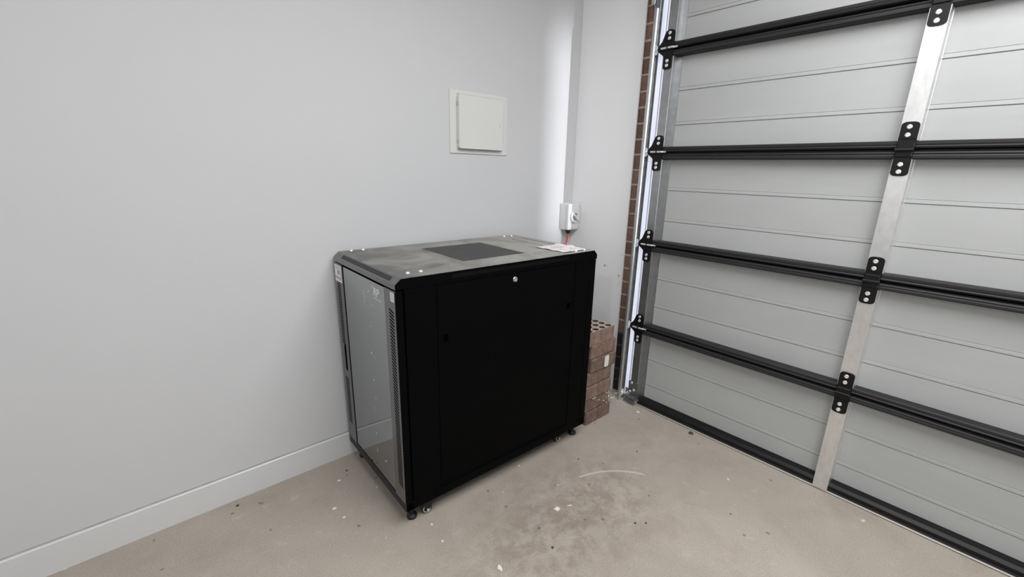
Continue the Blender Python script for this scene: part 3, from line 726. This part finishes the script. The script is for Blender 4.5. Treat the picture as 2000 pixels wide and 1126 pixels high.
# ------------------------------------------------------------------ brick stack
BH = 0.0829
def brick_mesh(holes=False):
    """230 long (local Y), 114 wide (X), from z=0"""
    mb = MB(); L, Wd, H = (0.230, 0.1135, BH-0.0012) if holes else (0.229, 0.1115, BH-0.0012)
    if not holes:
        return mb.box(-Wd/2, Wd/2, -L/2, L/2, 0, H, 0.005)
    b = mb.bm; nx, ny = 2, 5; r = 0.0178; n = 16
    xs = [-Wd/2+Wd*i/nx for i in range(nx+1)]; ys = [-L/2+L*j/ny for j in range(ny+1)]
    cache = {}
    def V(x, y, z):
        k = (round(x, 5), round(y, 5), round(z, 5))
        if k not in cache: cache[k] = b.verts.new((x, y, z))
        return cache[k]
    for i in range(nx):
        for j in range(ny):
            x0, x1, y0, y1 = xs[i], xs[i+1], ys[j], ys[j+1]; cx, cy = (x0+x1)/2, (y0+y1)/2
            for z in (H,):
                sq = []; ci = []
                for k in range(n):
                    a = 2*math.pi*k/n+math.pi/4; ci.append(V(cx+r*math.cos(a), cy+r*math.sin(a), z))
                    c, s_ = math.cos(a), math.sin(a); mm = max(abs(c), abs(s_)); sq.append(V(cx+c/mm*(x1-x0)/2, cy+s_/mm*(y1-y0)/2, z))
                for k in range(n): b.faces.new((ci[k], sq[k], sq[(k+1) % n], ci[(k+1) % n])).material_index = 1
                lo = [V(v.co.x, v.co.y, 0.003) for v in ci]
                for k in range(n): b.faces.new((ci[k], ci[(k+1) % n], lo[(k+1) % n], lo[k])).material_index = 2
                b.faces.new(lo).material_index = 2
    # outside walls follow the subdivided rim
    rim = sorted([v for v in cache.values() if abs(v.co.z-H) < 1e-6 and (abs(abs(v.co.x)-Wd/2) < 1e-4 or abs(abs(v.co.y)-L/2) < 1e-4)], key=lambda v: math.atan2(v.co.y/L, v.co.x/Wd))
    bot = [b.verts.new((v.co.x, v.co.y, 0)) for v in rim]
    for k in range(len(rim)): b.faces.new((rim[k], rim[(k+1) % len(rim)], bot[(k+1) % len(rim)], bot[k]))
    b.faces.new(bot[::-1])
    return mb
solid = holed = None
ORD = ['bottom', 'second', 'third', 'fourth', 'fifth', 'sixth', 'top']
# layer: (type, right edge x, y shift)
LAY = [('H', -0.263, 0.0), ('S', -0.281, 0.004), ('H', -0.276, -0.002), ('S', -0.279, 0.003), ('S', -0.254, -0.004), ('S', -0.258, 0.002), ('H', -0.289, 0.004)]
YF = -0.628
for k, (ty, xr, dy) in enumerate(LAY):
    for q in (0, 1):
        if ty == 'H':
            cx = xr-0.057-0.1165*q; cy = YF+0.115+dy; rz = 0.0
            where = 'right' if q == 0 else 'left'
            lab = f'brown clay brick laid end-on, {where} one of the {ORD[k]} layer in the corner stack'
        else:
            cx = xr-0.115; cy = YF+0.057+dy+0.1155*q; rz = math.pi/2
            where = 'front' if q == 0 else 'rear'
            lab = f'brown clay brick laid lengthwise, {where} one of the {ORD[k]} layer in the corner stack'
        z = k*BH
        if k == 6:
            if holed is None: o = holed = brick_mesh(True).build('stacked_brick', [M['brickpale'], M['bricktop'], M['coreshade']])
            else: o = share(holed)
            lab = f'brown brick with open core holes, {where} one on top of the corner stack'
        else:
            if solid is None: o = solid = brick_mesh(False).build('stacked_brick', M['brickpale'])
            else: o = share(solid)
        o.location = (cx+random.uniform(-.001, .001), cy, z); o.rotation_euler = (0, 0, rz+random.uniform(-0.012, 0.012))
        tag(o, lab, 'brick', 'bricks stacked in the corner')
        if k == 4 and q == 0:
            mp = MB(); mp.prism([(-0.020, 0.012), (-0.006, 0.006), (0.016, 0.010), (0.019, 0.060), (0.014, 0.078), (-0.014, 0.076), (-0.020, 0.070)], 1, 0, 0.0014)
            # local X of a lengthwise brick (rotated 90 deg) points to +Y: build in brick space
            o4 = mp.build('mortar_splash', M['chip'], o); o4['label'] = 'white mortar splash'
            o4.rotation_euler = (0, 0, -math.pi/2); o4.location = (-0.0567, 0.0, 0.0)
            o4.location = (-0.0582, -(-0.345-cx), 0.0)
for o in [x for x in bpy.data.objects if x.name.startswith('stacked_brick')]:
    pass
# mortar specks on two lower layers
mb = MB(); rnd = random.Random(5)
for i in range(26):
    x = rnd.uniform(-0.48, -0.29); z = rnd.choice([rnd.uniform(0.09, 0.17), rnd.uniform(0.15, 0.175)]) if i > 5 else rnd.uniform(0.17, 0.25)
    if i % 5 == 0: x = rnd.uniform(-0.315, -0.29)
    r_ = rnd.uniform(0.0015, 0.0045)
    mb.prism([(x+r_*math.cos(t)*rnd.uniform(.5, 1.5), z+r_*math.sin(t)*rnd.uniform(.5, 1.2)) for t in [k*math.pi/3 for k in range(6)]], 1, -0.6285, -0.6262)
o = mb.build('mortar_specks', M['chip']); tag(o, 'small white mortar specks on the lower bricks of the corner stack', 'mortar specks', kind='stuff')

# ------------------------------------------------------------------ access panel on the left wall
ap = empty('access_panel', (-0.793, 0, 1.505), 0, 'white square access panel with hinged cover set in the left wall', 'access panel')
def apc(mb, name, mt, sm=False, parent=None):
    o = mb.build(name, mt, parent or ap, sm)
    if parent is None: o.location = (0.793, 0, -1.505)
    return o
mb = MB(); mb.box(-0.984, -0.601, -0.007, 0.0, 1.505, 1.813, 0.002); apc(mb, 'frame', M['plastic'])
mb = MB(); mb.box(-0.941, -0.637, -0.0088, -0.006, 1.524, 1.796, 0.001); apc(mb, 'caulk_line', M['caulk'])
def rrect(x0, x1, z0, z1, r, n=5):
    pts = []
    for cx, cz, a0 in ((x1-r, z1-r, 0), (x0+r, z1-r, 90), (x0+r, z0+r, 180), (x1-r, z0+r, 270)):
        for i in range(n+1): a = R(a0+90*i/n); pts.append((cx+r*math.cos(a), cz+r*math.sin(a)))
    return pts
mb = MB(); mb.prism(rrect(-0.944, -0.650, 1.530, 1.789, 0.010), 1, -0.022, -0.009); apc(mb, 'cover_base', M['plastic'])
mb = MB(); mb.prism(rrect(-0.945, -0.652, 1.530, 1.790, 0.012), 1, -0.032, -0.0225); cv = apc(mb, 'cover', M['plastic'], True)
for z in (1.745, 1.565):
    mb = MB(); mb.box(-0.9465, -0.9375, -0.022, -0.014, z-0.009, z+0.009); apc(mb, 'hinge', M['caulk'])
mb = MB(); mb.box(-0.6745, -0.6725, -0.0326, -0.0318, 1.645, 1.672); mb.build('finger_notch', M['caulk'], cv)

# ------------------------------------------------------------------ isolator switch in the corner
sw = empty('isolator_switch', (-0.070, 0, 1.05), 0, 'pale grey rotary isolator switch box mounted in the wall corner', 'switch')
def swc(mb, name, mt, sm=False):
    o = mb.build(name, mt, sw, sm); o.location = (0.070, 0, -1.05); return o
mb = MB(); mb.box(-0.118, -0.008, -0.050, 0.0, 1.050, 1.222, 0.006, 3); mb.box(-0.082, -0.048, -0.04, -0.01, 1.220, 1.226, 0.001); swc(mb, 'housing', M['greyplastic'], True)
mb = MB(); mb.box(-0.1175, -0.0085, -0.080, -0.0495, 1.0510, 1.2210, 0.007, 3); swc(mb, 'front_cover', M['greyplastic'], True)
for x in (-0.105, -0.022):
    for z in (1.066, 1.206): swc(MB().cyl((x, -0.0795, z), (0, -1, 0), 0.0032, 0.0008, 10), 'cover_screw', M['greyplastic2'])
kx, kz = -0.067, 1.137
mb = MB(); mb.lathe((kx, -0.0795, kz), (0, -1, 0), [(0.039, 0), (0.039, 0.012), (0.036, 0.016), (0.025, 0.016), (0.025, 0.006)], 32)
mb.box(kx+0.022, kx+0.044, -0.094, -0.080, kz-0.028, kz+0.028, 0.003)
kn = swc(mb, 'rotary_knob', M['greyplastic'], True)
mb = MB(); mb.cyl((kx, -0.0856, kz), (0, -1, 0), 0.0238, 0.0008, 24); mb.build('knob_face', M['greyplastic2'], kn)
mb = MB(); mb.box(-0.030, 0.034, -0.012, 0.010, -0.0065, 0.0065, 0.003, 2, mtx=Matrix.Translation((kx, -0.0920, kz)) @ Matrix.Rotation(R(42), 4, 'Y')); mb.build('knob_handle', M['greyplastic'], kn, True)
mb = MB(); mb.lathe((-0.078, -0.045, 1.051), (0, 0, -1), [(0.017, 0), (0.017, 0.006), (0.0155, 0.007), (0.0155, 0.018), (0.012, 0.026), (0.008, 0.027)], 12); swc(mb, 'cable_gland', M['rubber'], True)
mb = MB(); P0 = [(-0.078, -0.045, 1.045), (-0.079, -0.045, 1.01), (-0.084, -0.046, 0.975), (-0.094, -0.046, 0.94), (-0.104, -0.044, 0.88), (-0.108, -0.040, 0.75), (-0.106, -0.036, 0.5), (-0.100, -0.034, 0.25), (-0.09, -0.034, 0.015)]
mb.tube(P0, 0.0062, 10); cb = swc(mb, 'cable', M['red'], True); cb['label'] = 'red power cable'

# ------------------------------------------------------------------ debris on the floor
def chip(name, x, y, r, label, mt=M['chip'], sq=False, h=0.003, n=7):
    rnd = random.Random(int(abs(x*1000)+abs(y*7000)))
    if sq: pts = [(-r, -r*0.75), (r*0.9, -r*0.95), (r*1.05, r*0.7), (-r*0.85, r)]
    else: pts = [(r*math.cos(2*math.pi*k/n)*rnd.uniform(.6, 1.2), r*math.sin(2*math.pi*k/n)*rnd.uniform(.5, 1.1)) for k in range(n)]
    mb = MB(); mb.prism(pts, 2, 0.0, h); o = mb.build(name, mt); o.location = (x, y, 0.0002); o.rotation_euler = (0, 0, rnd.uniform(0, 3))
    return tag(o, label, 'debris')
chip('plaster_chip', -1.100, -0.967, 0.011, 'largest white square plaster chip on the floor', sq=True, h=0.004).rotation_euler = (0, 0, 0.15)
o = chip('plaster_chip', -1.041, -0.989, 0.008, 'slim white plaster sliver beside the square chip', h=0.003); o.scale = (1.4, 0.5, 1)
chip('plaster_chip', -1.565, -0.688, 0.0055, 'small white crumb in front of the near castor')
chip('plaster_chip', -1.578, -0.790, 0.0055, 'small white crumb further in front of the near castor')
o = chip('plaster_smear', -1.481, -1.030, 0.016, 'white plaster smear at the bottom edge of the photo', n=9, h=0.0008); o.scale = (1, 0.55, 1)
chip('plaster_chip', -0.985, -0.865, 0.0035, 'tiny white crumb between the arc scratch and square chip')
chip('plaster_chip', -1.215, -0.735, 0.003, 'tiny white crumb beside the long side of the cabinet')
chip('plaster_chip', -1.030, -0.640, 0.004, 'white crumb under the cabinet edge beside the rear castor')
chip('paint_spot', -1.838, -0.338, 0.010, 'white paint spot near the skirting left of the cabinet', h=0.0006)
chip('paint_spot', -1.825, -0.415, 0.007, 'elongated paint spot left of the cabinet front', h=0.0006)
chip('paint_spot', -1.755, -0.175, 0.009, 'pale paint spot beside the left rear foot of the cabinet', h=0.0006)
chip('paint_spot', -0.115, -0.735, 0.013, 'white paint spot on the floor by the door track', h=0.0006)
chip('grit', -0.905, -1.235, 0.005, 'dark grit crumb nearer the camera on the right floor', M['grit'])
chip('grit', -0.870, -1.265, 0.0045, 'dark grit crumb farther right on the open floor', M['grit'])
chip('grit', -0.760, -0.800, 0.0045, 'dark grit crumb in front of the brick stack', M['grit'])
chip('grit', -1.265, -1.095, 0.006, 'dark grit crumb in the middle of the dirty patch', M['grit'])
chip('grit', -0.690, -0.905, 0.0035, 'dark grit crumb beyond the arc scratch', M['grit'])
chip('grit', -0.470, -0.960, 0.004, 'dark grit crumb midway between brick stack and door', M['grit'])
chip('grit', -1.700, -0.130, 0.006, 'dark crumb on the floor beside the left rear cabinet foot', M['grit'])
chip('grit', -2.150, -0.055, 0.006, 'dark crumb at the foot of the skirting board', M['grit'])
chip('plaster_chip', -1.640, -0.330, 0.004, 'small pale crumb just left of the cabinet front', h=0.002)
mb = MB(); mb.ring((0, 0, 0.0005), (0, 0, 1), 0.013, 0.008, 0.006, 20); mb.cyl((0, 0, 0.0005), (0, 0, 1), 0.006, 0.010, 12)
o = mb.build('floor_bolt', M['galvdark'], None, True); o.location = (-0.083, -1.062, 0); tag(o, 'small dull bolt and washer lying at the foot of the garage door', 'bolt')
mb = MB(); rnd = random.Random(9)
for i in range(16):
    x, y = -0.06+rnd.uniform(-0.05, 0.07), -0.50+rnd.uniform(-0.05, 0.05); r_ = rnd.uniform(0.003, 0.010)
    mb.lathe((x, y, 0.0), (0, 0, 1), [(r_, 0), (r_*0.9, r_*0.5), (r_*0.4, r_*0.9)], 6)
o = mb.build('mortar_rubble', M['chip']); tag(o, 'small mortar crumbs at the foot of the brick pier', 'rubble', kind='stuff')
